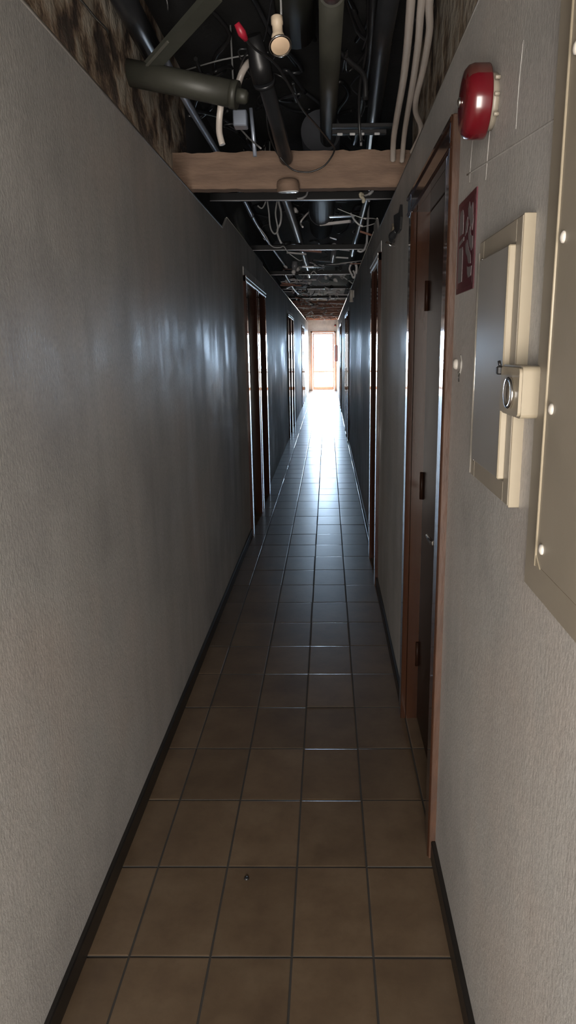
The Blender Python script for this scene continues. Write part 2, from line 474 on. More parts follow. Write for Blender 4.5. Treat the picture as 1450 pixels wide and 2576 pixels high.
# ------------------------------------------------------------------ doors
def door(idx, side, X, y0, y1, label, wood, leafm, near=False, handle_y=None, edge=None, taper=(0.5, 0.5)):
    """side +1 = right wall (recess towards +x), -1 = left wall"""
    t = thing('door_%d' % idx, (X, (y0 + y1) / 2, 0), label, 'door', None, 'structure')
    cw, pr, dep, jt = (.112 if near else .125), .017, .062, .022
    P = lambda d: X + side * d            # d>0 into the wall
    mb = MB()
    for ya, yb, tp in ((y1 - cw, y1, taper[1]), (y0 + (.004 if edge else 0), y0 + cw, taper[0])):
        dl = (yb - ya) / 2 * math.tan(math.radians(tp)); e = .0025
        mb.prism([(P(.002), ya), (P(-pr - dl + e), ya), (P(-pr - dl), ya + e), (P(-pr + dl), yb - e), (P(-pr + dl + e), yb), (P(.002), yb)], 'z', 0, TOP)
    obj('casing', mb, wood, t)
    if edge:
        obj('raw_casing_edge', MB().box(P(-pr - .001), P(.002), y0 - .004, y0 + .004, 0, TOP, .002), edge, t)
    hz = .07 if near else .045
    mb = MB()
    mb.box(P(-pr - .002), P(.002), y0, y1, TOP - hz, TOP, .003)
    mb.box(P(-pr - .007), P(-pr), y0, y1, TOP - .016, TOP - .004, .002)
    mb.box(P(-pr - .005), P(-pr), y0, y1, TOP - hz + .004, TOP - hz + .014, .002)
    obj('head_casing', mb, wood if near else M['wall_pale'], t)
    if not near:
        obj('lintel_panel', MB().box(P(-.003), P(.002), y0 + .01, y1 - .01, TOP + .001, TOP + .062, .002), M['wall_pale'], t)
    mb = MB()
    mb.box(P(0), P(dep), y1 - cw, y1 - cw + jt, 0, TOP - hz + .02)
    mb.box(P(0), P(dep), y0 + cw - jt, y0 + cw, 0, TOP - hz + .02)
    mb.box(P(0), P(dep), y0 + cw - jt, y1 - cw + jt, TOP - hz, TOP - hz + .02)
    obj('jamb', mb, wood, t)
    # leaf with a thin stop moulding
    lf = P(.045)
    mb = MB()
    mb.box(lf, P(.083), y0 + cw - .004, y1 - cw + .004, .006, TOP - hz - .002, .002)
    leaf = obj('leaf', mb, leafm, t)
    hy = y0 + cw + .05 if handle_y is None else handle_y[0]
    zz = .875 if handle_y is None else handle_y[1]
    mb = MB()
    mb.lathe((lf + side * .001, hy, zz), (-side, 0, 0), [(0, .021), (.006, .021), (.008, .017), (.008, .009), (.034, .008)], 16)
    ln = .095
    mb.tube([(lf - side * .034, hy - .004, zz), (lf - side * .037, hy + .03, zz + .001), (lf - side * .035, hy + ln, zz - .003)], [.008, .0075, .006], 10, 4)
    h = obj('handle', mb, M['metal'], leaf)
    obj('keyhole_plate', MB().lathe((lf + side * .001, hy, zz - .085), (-side, 0, 0), [(0, .015), (.004, .015), (.005, .012)], 14), M['metal'], leaf)
    if near:
        for hz_ in (1.62, .95, .28):
            obj('hinge', MB().tube([(P(.040), y1 - cw - .004, hz_ - .05), (P(.040), y1 - cw - .004, hz_ + .05)], .0065, 8), M['wood_leaf'], t)
    return t

door(1, 1, XR, *RD[0], 'nearest brown wooden door on the right, beside the red sign', M['wood_near'], M['wood_leaf'], True, (2.03, .868), M['wood_edge'], taper=(4.2, 2.95))
door(2, 1, XR, *RD[1], 'dark door on the right wall just past the torn wall fixture', M['wood_far'], M['wood_leaf'], taper=(1.55, 1.3))
lab = {2: 'first dark door of the middle pair on the right wall', 3: 'second dark door of the middle pair on the right wall',
       4: 'first dark door of the farthest pair on the right wall', 5: 'second dark door of the farthest pair on the right wall'}
for k in range(2, 6): door(k + 1, 1, XRF, *RD[k], lab[k], M['wood_far'], M['wood_leaf'])
labl = ['nearest dark brown door on the left wall', 'second dark brown door on the left, adjoining the nearest one',
        'first dark door of the middle pair on the left wall', 'second dark door of the middle pair on the left wall',
        'first dark door of the farthest pair on the left wall', 'second dark door of the farthest pair on the left wall']
for k in range(6): door(k + 7, -1, XL if k < 2 else XLF, *LD[k], labl[k], M['wood_far'], M['wood_leaf'], taper=[(2.5, 2.0), (2.0, 1.6), (.5, .4), (.3, .2), (-.6, -.8), (-.9, -1.1)][k])

# glazed end door
t = thing('door_13', ((DX0 + DX1) / 2, Y1 + .05, 0), 'reddish wooden glazed door shining with daylight at the corridor end', 'door', None, 'structure')
mb = MB(); fw = .055
mb.box(DX0, DX0 + fw, Y1 - .015, Y1 + .10, 0, DTOP, .004); mb.box(DX1 - fw, DX1, Y1 - .015, Y1 + .10, 0, DTOP, .004)
mb.box(DX0, DX1, Y1 - .015, Y1 + .10, DTOP - fw, DTOP, .004)
obj('door_frame', mb, M['wood_end'], t)
lx0, lx1, lz1 = DX0 + fw + .002, DX1 - fw - .002, DTOP - fw - .002
mb = MB(); st = .052
mb.box(lx0, lx0 + st, Y1 + .02, Y1 + .065, .012, lz1, .004); mb.box(lx1 - st, lx1, Y1 + .02, Y1 + .065, .012, lz1, .004)
mb.box(lx0 + st, lx1 - st, Y1 + .02, Y1 + .065, .012, .125, .004); mb.box(lx0 + st, lx1 - st, Y1 + .02, Y1 + .065, lz1 - .05, lz1, .004)
mb.box(lx0 + st, lx1 - st, Y1 + .02, Y1 + .065, .60, .65, .004)
leaf = obj('leaf', mb, M['wood_end'], t)
obj('upper_pane', MB().box(lx0 + st, lx1 - st, Y1 + .040, Y1 + .044, .65, lz1 - .05), M['glass'], leaf)
obj('lower_pane', MB().box(lx0 + st, lx1 - st, Y1 + .040, Y1 + .044, .125, .60), M['glass'], leaf)
mb = MB(); mb.lathe((lx1 - .026, Y1 + .02, .98), (0, -1, 0), [(0, .018), (.006, .018), (.007, .008), (.04, .008)], 14)
mb.tube([(lx1 - .026, Y1 - .02, .98), (lx1 - .07, Y1 - .022, .98), (lx1 - .12, Y1 - .02, .978)], .008, 8, 4)
obj('handle', mb, M['metal'], leaf)

# ------------------------------------------------------------------ things on the right wall
# alarm bell
AY, AZ, AR = 1.40, 1.883, .061
t = thing('alarm_bell', (XR, AY, AZ - AR), 'round red alarm bell high on the right wall, browned by smoke at its top', 'alarm')
mb = MB(); mb.lathe((XR, AY, AZ), (-1, 0, 0), [(0, .046), (.010, .046), (.014, .04), (.018, .02)], 28)
obj('base_plate', mb, M['cream_flat'], t)
mb = MB(); prof = [(.014, .056), (.014, .0605), (.017, AR), (.040, AR), (.049, .058), (.055, .051), (.058, .038), (.0595, .02), (.060, 0)]
mb.lathe((XR, AY, AZ), (-1, 0, 0), prof, 48)
dome = obj('gong', mb, [M['red'], M['red_smoked']], t)
for p in dome.data.polygons:
    if p.center.z > .030: p.material_index = 1
obj('centre_screw', MB().lathe((XR - .0595, AY, AZ), (-1, 0, 0), [(0, .008), (.004, .008), (.006, .004), (.0062, 0)], 12), M['metal'], t)
for dz in (.024, -.002, -.034):
    obj('fixing_screw', MB().lathe((XR - .001, AY - .050, AZ + dz), (-1, 0, 0), [(0, .0035), (.008, .0035), (.009, .002)], 10), M['cream_flat'], t)

# fire extinguisher sign
SY0, SY1, SZ0, SZ1 = 1.505, 1.698, 1.568, 1.763
t = thing('fire_sign', (XR, (SY0 + SY1) / 2, SZ0), 'square dark red fire sign with a grey pictogram beside the near brown door', 'sign')
obj('sign_plate', MB().box(XR - .003, XR + .0005, SY0, SY1, SZ0, SZ1), M['sign_red'], t)
def flat(poly, d=.0037):
    # poly in (u from the left edge 0..1, v from the bottom 0..1); left edge is the far edge
    return MB().prism([(SY1 - u * (SY1 - SY0), SZ0 + v * (SZ1 - SZ0)) for u, v in poly], 'x', XR - .0028, XR - d)
bt = MB()
for pl in ([(.05, .05), (.95, .05), (.95, .062), (.05, .062)], [(.05, .938), (.95, .938), (.95, .95), (.05, .95)],
           [(.05, .05), (.065, .05), (.065, .95), (.05, .95)], [(.935, .05), (.95, .05), (.95, .95), (.935, .95)]):
    q = flat(pl, .0033); bt.add(q.v, q.f, False)
obj('border_line', bt, M['sign_red'], t)
ex = MB()
for pl in ([(.12, .12), (.36, .12), (.36, .46), (.34, .50), (.14, .50), (.12, .46)], [(.12, .64), (.34, .64), (.34, .84), (.29, .90), (.18, .90), (.12, .86)],
           [(.10, .53), (.40, .56), (.40, .60), (.10, .57)]):
    q = flat(pl); ex.add(q.v, q.f, False)
obj('extinguisher_symbol', ex, M['sign_white'], t)
fl = MB()
for pl in ([(.60, .86), (.66, .92), (.72, .84), (.84, .88), (.90, .70), (.86, .60), (.82, .68), (.76, .62), (.72, .72), (.62, .76)],
           [(.50, .74), (.58, .78), (.62, .70), (.56, .62), (.46, .60)],
           [(.66, .60), (.72, .66), (.80, .56), (.90, .54), (.92, .42), (.84, .40), (.74, .46), (.68, .52)],
           [(.52, .50), (.60, .54), (.70, .44), (.82, .36), (.84, .27), (.72, .28), (.64, .36), (.54, .42)],
           [(.64, .26), (.74, .24), (.90, .24), (.88, .14), (.74, .13), (.68, .17)]):
    q = flat(pl); fl.add(q.v, q.f, False)
obj('flame_symbol', fl, M['sign_white'], t)

# electrical panel with lock
t = thing('electrical_panel', (XR, 1.24, 1.2), 'cream framed electrical panel with a grey steel door on the right wall', 'panel')
PY0, PY1, PZ0, PZ1 = 1.082, 1.378, 1.200, 1.640
dy0, dy1, dz0, dz1 = 1.118, 1.340, 1.238, 1.603
mb = MB()
fx0, fx1 = XR - .018, XR + .001
mb.box(fx0, fx1, PY0, dy0, PZ0, PZ1, .003); mb.box(fx0, fx1, dy1, PY1, PZ0, PZ1, .003)
mb.box(fx0, fx1, dy0 - .003, dy1 + .003, PZ0, dz0, .003); mb.box(fx0, fx1, dy0 - .003, dy1 + .003, dz1, PZ1, .003)
obj('frame', mb, M['cream_flat'], t)
obj('frame_edge', MB().box(fx0 + .001, fx1, PY0 - .002, PY0 + .001, PZ0, PZ1, .0008), M['cream'], t)
obj('highlight_edge', MB().tube([(XR - .0175, PY1 - .001, PZ0 + .004), (XR - .0175, PY1 - .001, PZ1 - .02)], .0035, 12), M['highlight_metal'], t)  # metal strip added so the frame's far edge catches a highlight
dr = obj('panel_door', MB().box(XR - .026, XR - .004, dy0 + .008, dy1 - .004, dz0, dz1, .002), M['panel_door'], t)
obj('door_edge', MB().box(XR - .028, XR - .006, dy0, dy0 + .008, dz0 + .001, dz1 - .001, .002), M['cream'], dr)
obj('hinge_strip', MB().box(XR - .0235, XR - .006, dy1 - .004, dy1 + .002, dz0 - .004, dz1 + .004, .0015), M['metal'], dr)
# lock block straddling the frame edge
ly0, ly1, lz0_, lz1_ = .992, 1.104, 1.350, 1.424
mb = MB()
def rrect(y0, y1, z0, z1, r, n=6):
    out = []
    for (cy, cz, a0) in ((y1 - r, z1 - r, 0), (y0 + r, z1 - r, 90), (y0 + r, z0 + r, 180), (y1 - r, z0 + r, 270)):
        for k in range(n + 1):
            a = math.radians(a0 + 90 * k / n); out.append((cy + r * math.cos(a), cz + r * math.sin(a)))
    return out
mb.prism(rrect(ly0, ly1, lz0_, lz1_, .008), 'x', XR - .006, XR - .030)
mb.prism(rrect(ly0 + .003, ly1 - .003, lz0_ + .003, lz1_ - .003, .007), 'x', XR - .030, XR - .034)
lk = obj('lock_body', mb, M['cream'], t)
mb = MB(); mb.lathe((XR - .034, 1.040, 1.384), (-1, 0, 0), [(0, .0235), (.004, .0235), (.0055, .022), (.0055, .0185), (.002, .0175), (.002, 0)], 32)
obj('lock_ring', mb, M['chrome'], lk)
obj('lock_core', MB().lathe((XR - .034, 1.040, 1.384), (-1, 0, 0), [(0, .016), (.003, .016), (.0032, 0)], 24), M['cream_flat'], lk)
mb = MB(); mb.box(XR - .040, XR - .027, 1.104, 1.113, 1.408, 1.421, .002); mb.tube([(XR - .034, 1.109, 1.420), (XR - .036, 1.111, 1.429)], .0025, 6)
obj('latch', mb, M['black'], lk)

# large beige cabinet cut by the frame edge
t = thing('wall_cabinet', (XR, .6, 1.06), 'large beige metal cabinet face at the right edge, with white fixing screws', 'cabinet')
CY1, CZ0, CZ1 = 1.008, 1.100, 1.96
iy1, iz0, iz1 = .932, 1.150, 1.91
mb = MB(); cx0, cx1 = XR - .006, XR + .001
mb.box(cx0, cx1, .10, CY1, CZ0, iz0 + .004, .002); mb.box(cx0, cx1, .10, CY1, iz1 - .004, CZ1, .002)
mb.box(cx0, cx1, iy1 - .004, CY1, iz0, iz1, .002); mb.box(cx0, cx1, .10, .17, iz0, iz1, .002)
obj('flange', mb, M['cream_flat'], t)
dr = obj('cabinet_door', MB().box(XR - .015, XR - .002, .17, iy1 - .006, iz0 + .004, iz1 - .004, .002), M['cream_flat'], t)
obj('door_bead', MB().tube([(XR - .0155, iy1 - .006, iz0 + .003), (XR - .0155, iy1 - .006, iz1 - .003)], .0022, 8), M['cream'], dr)
obj('rusty_seam', MB().tube([(XR - .0065, iy1 - .012, iz0 + .001), (XR - .0065, .2, iz0 + .001)], .0030, 6), M['rust'], dr)
obj('corner_gusset', MB().prism([(iy1 - .006, iz0 + .004), (iy1 - .028, iz0 + .004), (iy1 - .006, iz0 + .020)], 'x', XR - .0148, XR - .0165), M['cream'], dr)
for z in (1.786, 1.581, 1.372, 1.183):
    obj('screw', MB().lathe((XR - .014, .903, z), (-1, 0, 0), [(0, .0075), (.003, .0072), (.005, .004), (.0055, 0)], 14), M['white'], dr)

# small white wall plug with torn plaster
t = thing('wall_plug', (XR, 1.655, 1.395), 'small white plastic plug in scarred plaster beside the near door', 'plug')
obj('cap', MB().lathe((XR + .001, 1.668, 1.410), (-1, 0, 0), [(0, .013), (.005, .012), (.009, .008), (.010, 0)], 16), M['white'], t)
obj('torn_plaster', MB().tube([(XR, 1.62, 1.432), (XR, 1.607, 1.415), (XR, 1.612, 1.398), (XR, 1.632, 1.389), (XR, 1.645, 1.392)], [.002, .004, .003, .004, .002], 6, 4), M['bead'], t)
obj('loose_wire', MB().tube([(XR - .001, 1.622, 1.393), (XR - .004, 1.615, 1.384), (XR - .003, 1.618, 1.372)], .0012, 6, 4), M['black'], t)

# torn wall fixture between the right doors
t = thing('torn_light_fixture', (XR, 3.2, 1.9), 'torn-off dark wall fixture with dangling wires on the right wall', 'fixture')
obj('back_plate', MB().prism([(3.27, 2.012), (3.05, 1.985), (2.985, 2.004), (2.965, 1.955), (2.99, 1.912), (3.10, 1.912), (3.22, 1.935)], 'x', XR + .001, XR - .010), M['black'], t)
obj('broken_cover', MB().prism([(3.31, 1.985), (3.345, 1.965), (3.30, 1.945), (3.265, 1.965)], 'x', XR - .004, XR - .014), M['cream'], t)
mb = MB(); mb.tube([(XR - .008, 3.15, 1.93), (XR - .020, 3.17, 1.918), (XR - .024, 3.20, 1.905), (XR - .012, 3.24, 1.90)], [.012, .016, .012, .008], 8, 4)
obj('lamp_holder', mb, M['darkgrey'], t)
obj('lamp_rim', MB().lathe((XR - .020, 3.27, 1.897), (-.4, .3, -.85), [(0, .020), (.008, .024), (.010, .020), (.008, .014)], 18), M['chrome'], t)
obj('wire', MB().tube([(XR - .004, 3.12, 1.945), (XR - .016, 3.16, 1.927), (XR - .010, 3.22, 1.912), (XR - .016, 3.28, 1.902)], .003, 6, 4), M['black'], t)

# emergency lamp further along on the right wall
t = thing('emergency_lamp', (XRF, 8.66, 1.97), 'small white tube lamp on the far right wall', 'lamp')
obj('bracket', MB().box(XRF - .012, XRF + .001, 8.62, 8.70, 2.02, 2.10, .003), M['white'], t)
obj('tube_body', MB().tube([(XRF - .032, 8.66, 2.105), (XRF - .032, 8.66, 1.985)], .021, 14), M['white'], t)
obj('end_cap', MB().lathe((XRF - .032, 8.66, 1.987), (0, 0, -1), [(0, .024), (.015, .026), (.020, .018), (.021, 0)], 14), M['white'], t)

# far end: red alarm and fire box
t = thing('end_alarm', (.36, Y1, 2.10), 'small red alarm on the white wall above the end door', 'alarm')
obj('base', MB().box(.325, .395, Y1 - .012, Y1 + .001, 2.09, 2.17, .004), M['white'], t)
obj('red_dome', MB().lathe((.36, Y1 - .012, 2.13), (0, -1, 0), [(0, .034), (.02, .034), (.032, .024), (.038, 0)], 18), M['red'], t)
t = thing('fire_hose_box', (XRF, 22.45, .98), 'red fire box on the right wall next to the glazed end door', 'box')
obj('box_body', MB().box(XRF - .09, XRF + .001, 22.25, 22.65, .99, 1.49, .01), M['red'], t)
obj('box_door', MB().box(XRF - .097, XRF - .09, 22.28, 22.62, 1.02, 1.46, .004), M['sign_red'], t)

# crumb on the floor
tag(obj('plaster_crumb', MB().lathe((-.14, 1.646, -.001), (0, 0, 1), [(0, .006), (.003, .0075), (.006, .005), (.007, 0)], 9), M['black']), 'small dark crumb lying on a floor tile near the viewer', 'crumb')

# ------------------------------------------------------------------ ceiling void
# timber beam across the corridor
mb = MB(); BY = 3.40
seg = 26
for k in range(seg):
    pass
vs = []; n = 40
xs = [-.626 + (.512 + .626) * k / n for k in range(n + 1)]
prof = []
for k, x in enumerate(xs):
    jt, jb = rnd.uniform(-.004, .004), rnd.uniform(-.002, .002)
    sag = .010 * math.sin((x + .63) * 2.1)
    prof.append([(x, BY, 2.154 + jb), (x, BY, 2.306 + jt - (x + .1) * .045 * 0 + sag * .3), (x, BY + .07, 2.306 + jt + sag * .3), (x, BY + .07, 2.154 + jb)])
vs = [p for q in prof for p in q]; fs = []
for k in range(n):
    for j in range(4): fs.append((k * 4 + j, k * 4 + (j + 1) % 4, (k + 1) * 4 + (j + 1) % 4, (k + 1) * 4 + j))
fs += [(0, 1, 2, 3), (n * 4 + 3, n * 4 + 2, n * 4 + 1, n * 4)]
mb.add(vs, fs, False)
tag(obj('timber_beam', mb, M['timber']), 'rough brown timber beam crossing the corridor below the ceiling', 'beam')

# spotlight under the beam
t = thing('recessed_spotlight', (-.076, 3.345, 2.12), 'beige cup spotlight hanging at the bottom of the timber beam', 'lamp')
mb = MB(); ax = (0.05, .12, -1)
mb.lathe((-.079, 3.345, 2.186), ax, [(0, .018), (.004, .036), (.012, .047), (.030, .051), (.048, .050), (.052, .052), (.056, .050)], 28)
obj('cup', mb, M['timber'], t)
mb = MB(); mb.lathe((-.0763, 3.3515, 2.133), (.02, .075, -1), [(0, .046), (.004, .046), (.006, .044), (.0075, .030), (.008, 0)], 32)
obj('lens', mb, M['lamplens'], t)

# hanging lamp in front of the beam
t = thing('hanging_lamp', (-.016, 1.9, 2.13), 'small cream reflector lamp dangling from its cable in the ceiling void', 'lamp')
obj('cable', MB().tube([(-.012, 1.9, 2.232), (-.014, 1.905, 2.30), (-.026, 1.93, 2.45), (-.02, 1.95, SLAB)], .0028, 6, 6), M['cable_grey'], t)
mb = MB(); d = Vector((.10, -.18, -1)).normalized()
o0 = Vector((-.0235, 1.905, 2.232))
mb.lathe(o0, (.06, -.05, -1), [(0, .010), (.003, .0145), (.018, .0145), (.022, .0125), (.036, .0125), (.040, .0145), (.046, .0165), (.052, .014)], 20)
obj('socket', mb, M['lampbody'], t)
o1 = Vector((-.0195, 1.902, 2.184)); d1 = Vector((.16, -.52, -.80)).normalized()
mb = MB(); mb.lathe(o1, d1, [(0, .012), (.010, .017), (.024, .026), (.027, .0278), (.030, .0278), (.031, .026), (.029, .0245)], 26)
obj('reflector', mb, M['chrome'], t)
mb = MB(); mb.lathe(o1 + d1 * .0275, d1, [(0, .0246), (.0015, .023), (.002, 0)], 26)
obj('lamp_face', mb, M['lampface'], t)

def pipe(name, pts, r, m, label, cat='pipe', group=None, n=0, seg=16):
    return tag(obj(name, MB().tube(pts, r, seg, n), m), label, cat, group)

# long blue grey tube along the corridor
t = thing('conduit_tube', (-.48, 5.5, 2.43), 'long shiny blue grey tube running along the left side of the ceiling void', 'tube')
mb = MB(); mb.tube([(-.473, 2.70, 2.443), (-.482, 3.19, 2.443), (-.475, 3.91, 2.443), (-.474, 4.92, 2.443), (-.486, 5.95, 2.443), (-.481, 6.66, 2.443), (-.462, 7.73, 2.443), (-.435, 9.0, 2.443)], .0155, 14, 6)
obj('tube', mb, M['bluegrey'], t)
obj('collar', MB().tube([(-.4835, 5.70, 2.443), (-.4842, 5.75, 2.443)], .0185, 14), M['black'], t)
obj('collar', MB().tube([(-.4800, 6.86, 2.443), (-.4788, 6.94, 2.443)], .0185, 14), M['bluegrey'], t)

# trunking strut, diagonal
t = thing('trunking_strut', (-.40, 2.7, 2.37), 'dusty grey metal trunking slanting up from the left wall', 'trunking')
a, b = Vector((-.602, 2.815, 2.392)), Vector((-.236, 2.36, 2.475))
obj('channel', MB().quadbar(a, b, .050, .022), M['galv'], t)
dd = (b - a).normalized(); sdv = dd.cross(Vector((0, 0, 1))).normalized()
for s_ in (1,):
    obj('bright_lip', MB().quadbar(a + sdv * .026 * s_ + Vector((0, 0, -.012)), b.lerp(a, .45) + sdv * .026 * s_ + Vector((0, 0, -.012)), .007, .006), M['galv_lip'], t)

# capped olive pipe from the left wall
t = thing('capped_pipe', (-.4, 2.7, 2.28), 'short olive grey pipe with a narrow spout sticking out of the left wall', 'pipe')
obj('pipe_body', MB().tube([(-.606, 2.72, 2.398), (-.40, 2.70, 2.352), (-.222, 2.69, 2.312)], .043, 20), M['olive'], t)
obj('collar', MB().tube([(-.238, 2.691, 2.3156), (-.214, 2.689, 2.310)], .0455, 20), M['olive'], t)
obj('spout', MB().tube([(-.216, 2.69, 2.311), (-.186, 2.688, 2.304), (-.178, 2.688, 2.302)], [.026, .023, .015], 16), M['olive'], t)

pipe('dark_pipe', [(-.525, 2.15, 2.51), (-.535, 2.55, 2.51), (-.545, 2.95, 2.51)], .040, M['darkgrey'], 'dark grey pipe high beside the left plaster wall')
pipe('wide_duct', [(-.01, 1.75, 2.62), (-.012, 2.6, 2.62), (-.014, 2.93, 2.61)], .072, M['darkolive'], 'wide dark olive duct right of the hanging lamp', 'duct', seg=24)
# straight pipe with red collar
t = thing('collared_pipe', (.11, 2.9, 2.40), 'straight olive pipe with a red collar running towards the beam', 'pipe')
obj('pipe_body', MB().tube([(.113, 2.30, 2.45), (.108, 3.0, 2.45), (.100, 4.3, 2.45)], .038, 20), M['olive'], t)
obj('red_collar', MB().tube([(.1135, 2.20, 2.45), (.113, 2.335, 2.45)], .031, 20), M['sign_red'], t)
# flexible duct behind the beam
t = thing('flexible_duct', (.06, 5.4, 2.36), 'fat dark flexible duct hanging behind the timber beam', 'duct')
obj('duct_body', MB().tube([(.068, 3.75, 2.485), (.066, 4.8, 2.475), (.058, 5.75, 2.462)], .098, 26), M['duct'], t)
pts = []; rs = []
for k in range(15):
    f = k / 14; y = 5.72 + .62 * f
    pts.append((.058 - .012 * f, y, 2.462 - .018 * f)); rs.append((.104 if k % 2 == 0 else .094) * (1 - .10 * f))
pts.append((.044, 6.40, 2.436)); rs.append(.070); pts.append((.044, 6.48, 2.432)); rs.append(.04)
obj('corrugated_end', MB().tube(pts, rs, 26), M['duct'], t)

# white conduits on the right
def end_caps(pts): return pts
WA = [(.282, 1.60, 2.31), (.300, 1.86, 2.303), (.315, 2.05, 2.30), (.333, 2.28, 2.30), (.350, 2.56, 2.30), (.366, 2.95, 2.30), (.377, 3.18, 2.293), (.386, 3.30, 2.266), (.389, 3.335, 2.252)]
WB = [(.308, 1.60, 2.312), (.327, 1.86, 2.303), (.342, 2.05, 2.30), (.362, 2.26, 2.30), (.382, 2.55, 2.30), (.402, 2.90, 2.30), (.415, 3.12, 2.292), (.424, 3.26, 2.258), (.426, 3.30, 2.238)]
WC = [(.330, 1.60, 2.305), (.346, 1.85, 2.30), (.360, 2.02, 2.30), (.383, 2.18, 2.30), (.402, 2.45, 2.30), (.412, 2.70, 2.30), (.430, 2.86, 2.30), (.463, 2.98, 2.293), (.472, 3.04, 2.277), (.468, 3.12, 2.265), (.457, 3.20, 2.247)]
tag(obj('flexible_conduit', MB().tube(WA, .0118, 14, 6), M['conduit']), 'leftmost of three off-white bent conduits hanging in the right ceiling void', 'conduit', 'off-white conduits')
tag(obj('flexible_conduit', MB().tube(WB, .0105, 14, 6), M['conduit']), 'middle of three off-white bent conduits, ending lowest over the beam', 'conduit', 'off-white conduits')
tag(obj('flexible_conduit', MB().tube(WC, .0105, 14, 6), M['conduit']), 'rightmost of three off-white conduits, kinked back at the wall edge', 'conduit', 'off-white conduits')

# cable with red connector looping over the beam
t = thing('loop_cable', (0, 2.8, 2.19), 'black cable from a red connector sagging in a loop over the beam', 'cable')
obj('sheath', MB().tube([(-.120, 2.12, 2.262), (-.100, 2.18, 2.262), (-.047, 2.32, 2.266), (.013, 2.6, 2.240), (.055, 2.9, 2.275), (.105, 3.15, 2.285), (.130, 3.25, 2.273), (.092, 3.29, 2.226), (.040, 3.30, 2.203), (-.002, 3.30, 2.199), (-.05, 3.30, 2.208), (-.090, 3.28, 2.237), (-.129, 3.25, 2.286), (-.146, 3.12, 2.34), (-.143, 3.05, 2.46)], .0036, 8, 8), M['black'], t)
obj('connector', MB().tube([(-.142, 2.09, 2.292), (-.130, 2.10, 2.273), (-.120, 2.115, 2.262)], [.008, .012, .007], 10), M['cable_red'], t)

# black coupled pipe
t = thing('coupled_pipe', (-.11, 2.8, 2.2), 'dark pipe with a black coupling dropping behind the olive spout', 'pipe')
obj('pipe_body', MB().tube([(-.13, 2.83, 2.405), (-.105, 3.02, 2.33), (-.090, 3.25, 2.28), (-.085, 3.36, 2.27)], .030, 18, 4), M['darkgrey'], t)
obj('coupling', MB().tube([(-.162, 2.75, 2.52), (-.150, 2.78, 2.475), (-.142, 2.79, 2.44), (-.134, 2.82, 2.40)], [.030, .034, .040, .040], 18), M['black'], t)
obj('clamp_ring', MB().tube([(-.133, 2.822, 2.402), (-.131, 2.832, 2.395)], .0415, 18), M['darkgrey'], t)

# junction box and its drop
t = thing('junction_box', (-.245, 3.1, 2.32), 'small bluish junction box under the capped pipe', 'box')
obj('box_body', MB().box(-.282, -.226, 3.08, 3.14, 2.325, 2.385, .004), M['bluegrey'], t)
obj('conduit_drop', MB().tube([(-.212, 3.12, 2.40), (-.206, 3.12, 2.32), (-.200, 3.12, 2.22)], .008, 10), M['bluegrey'], t)

pipe('broken_conduit', [(-.276, 2.70, 2.325), (-.281, 2.735, 2.295), (-.290, 2.75, 2.256), (-.292, 2.75, 2.209), (-.283, 2.75, 2.169)], .0115, M['conduit'], 'short broken off-white conduit below the capped pipe', 'conduit', None, 5)
pipe('bent_conduit', [(-.258, 2.95, 2.405), (-.240, 2.94, 2.43), (-.222, 2.93, 2.465), (-.195, 2.90, 2.485), (-.165, 2.85, 2.475)], .0125, M['conduit'], 'short bent conduit above the spout of the capped pipe', 'conduit', None, 5)
pipe('shiny_wire', [(-.602, 1.98, 2.356), (-.582, 2.08, 2.372), (-.580, 2.17, 2.386), (-.582, 2.30, 2.397), (-.584, 2.42, 2.412), (-.602, 2.48, 2.416)], .0042, M['chrome'], 'shiny bare wire against the torn plaster on the upper left', 'wire', None, 6, 8)
pipe('dark_side_pipe', [(.300, 2.3, 2.56), (.305, 2.9, 2.555), (.325, 3.6, 2.55), (.345, 4.4, 2.52)], .036, M['darkgrey'], 'dark pipe above the off-white conduits')
pipe('black_hose', [(.250, 2.5, 2.60), (.272, 3.1, 2.58), (.262, 3.6, 2.56), (.25, 4.2, 2.55)], .016, M['black'], 'black hose hanging left of the off-white conduits', 'hose', None, 5)
pipe('black_lead', [(.235, 2.6, 2.755), (.24, 2.7, 2.66), (.255, 3.0, 2.59), (.235, 3.2, 2.50), (.238, 3.3, 2.40), (.246, 3.32, 2.32)], .006, M['black'], 'thin black lead hanging over the metal hanger bracket', 'cable', None, 5)
# hanger bracket above the beam
t = thing('hanger_bracket', (.235, 3.34, 2.30), 'dark double metal bracket with white ties above the beam, left of the conduits', 'bracket')
obj('upper_rail', MB().box(.12, .40, 3.335, 3.365, 2.385, 2.402, .002), M['channel'], t)
obj('lower_rail', MB().box(.12, .36, 3.335, 3.365, 2.360, 2.377, .002), M['channel'], t)
for x in (.155, .210, .250, .318):
    obj('tie', MB().box(x - .012, x + .012, 3.329, 3.337, 2.352, 2.362, .002), M['cable_white'], t)
obj('drop_rod', MB().tube([(.248, 3.333, 2.372), (.248, 3.333, 2.31)], .005, 8), M['midgrey'], t)
# small ceiling bits near
pipe('ceiling_wire', [(-.640, 3.3, 2.565), (-.52, 3.2, 2.56), (-.3, 3.0, 2.535), (-.12, 2.9, 2.52)], .003, M['cable_grey'], 'thin grey wire stretched across the void above the capped pipe', 'wire', None, 4, 6)
pipe('dark_cable', [(.12, 2.95, 2.56), (.19, 3.0, 2.52), (.245, 3.05, 2.49), (.255, 3.1, 2.42)], .010, M['black'], 'short thick black cable between the red-collared pipe and the hose', 'cable', None, 4)
pipe('grey_cable', [(-.165, 3.0, 2.22), (-.25, 3.2, 2.33), (-.29, 3.25, 2.42), (-.30, 3.25, 2.755)], .004, M['cable_grey'], 'thin grey cable slanting under the junction box', 'cable', None, 5, 6)

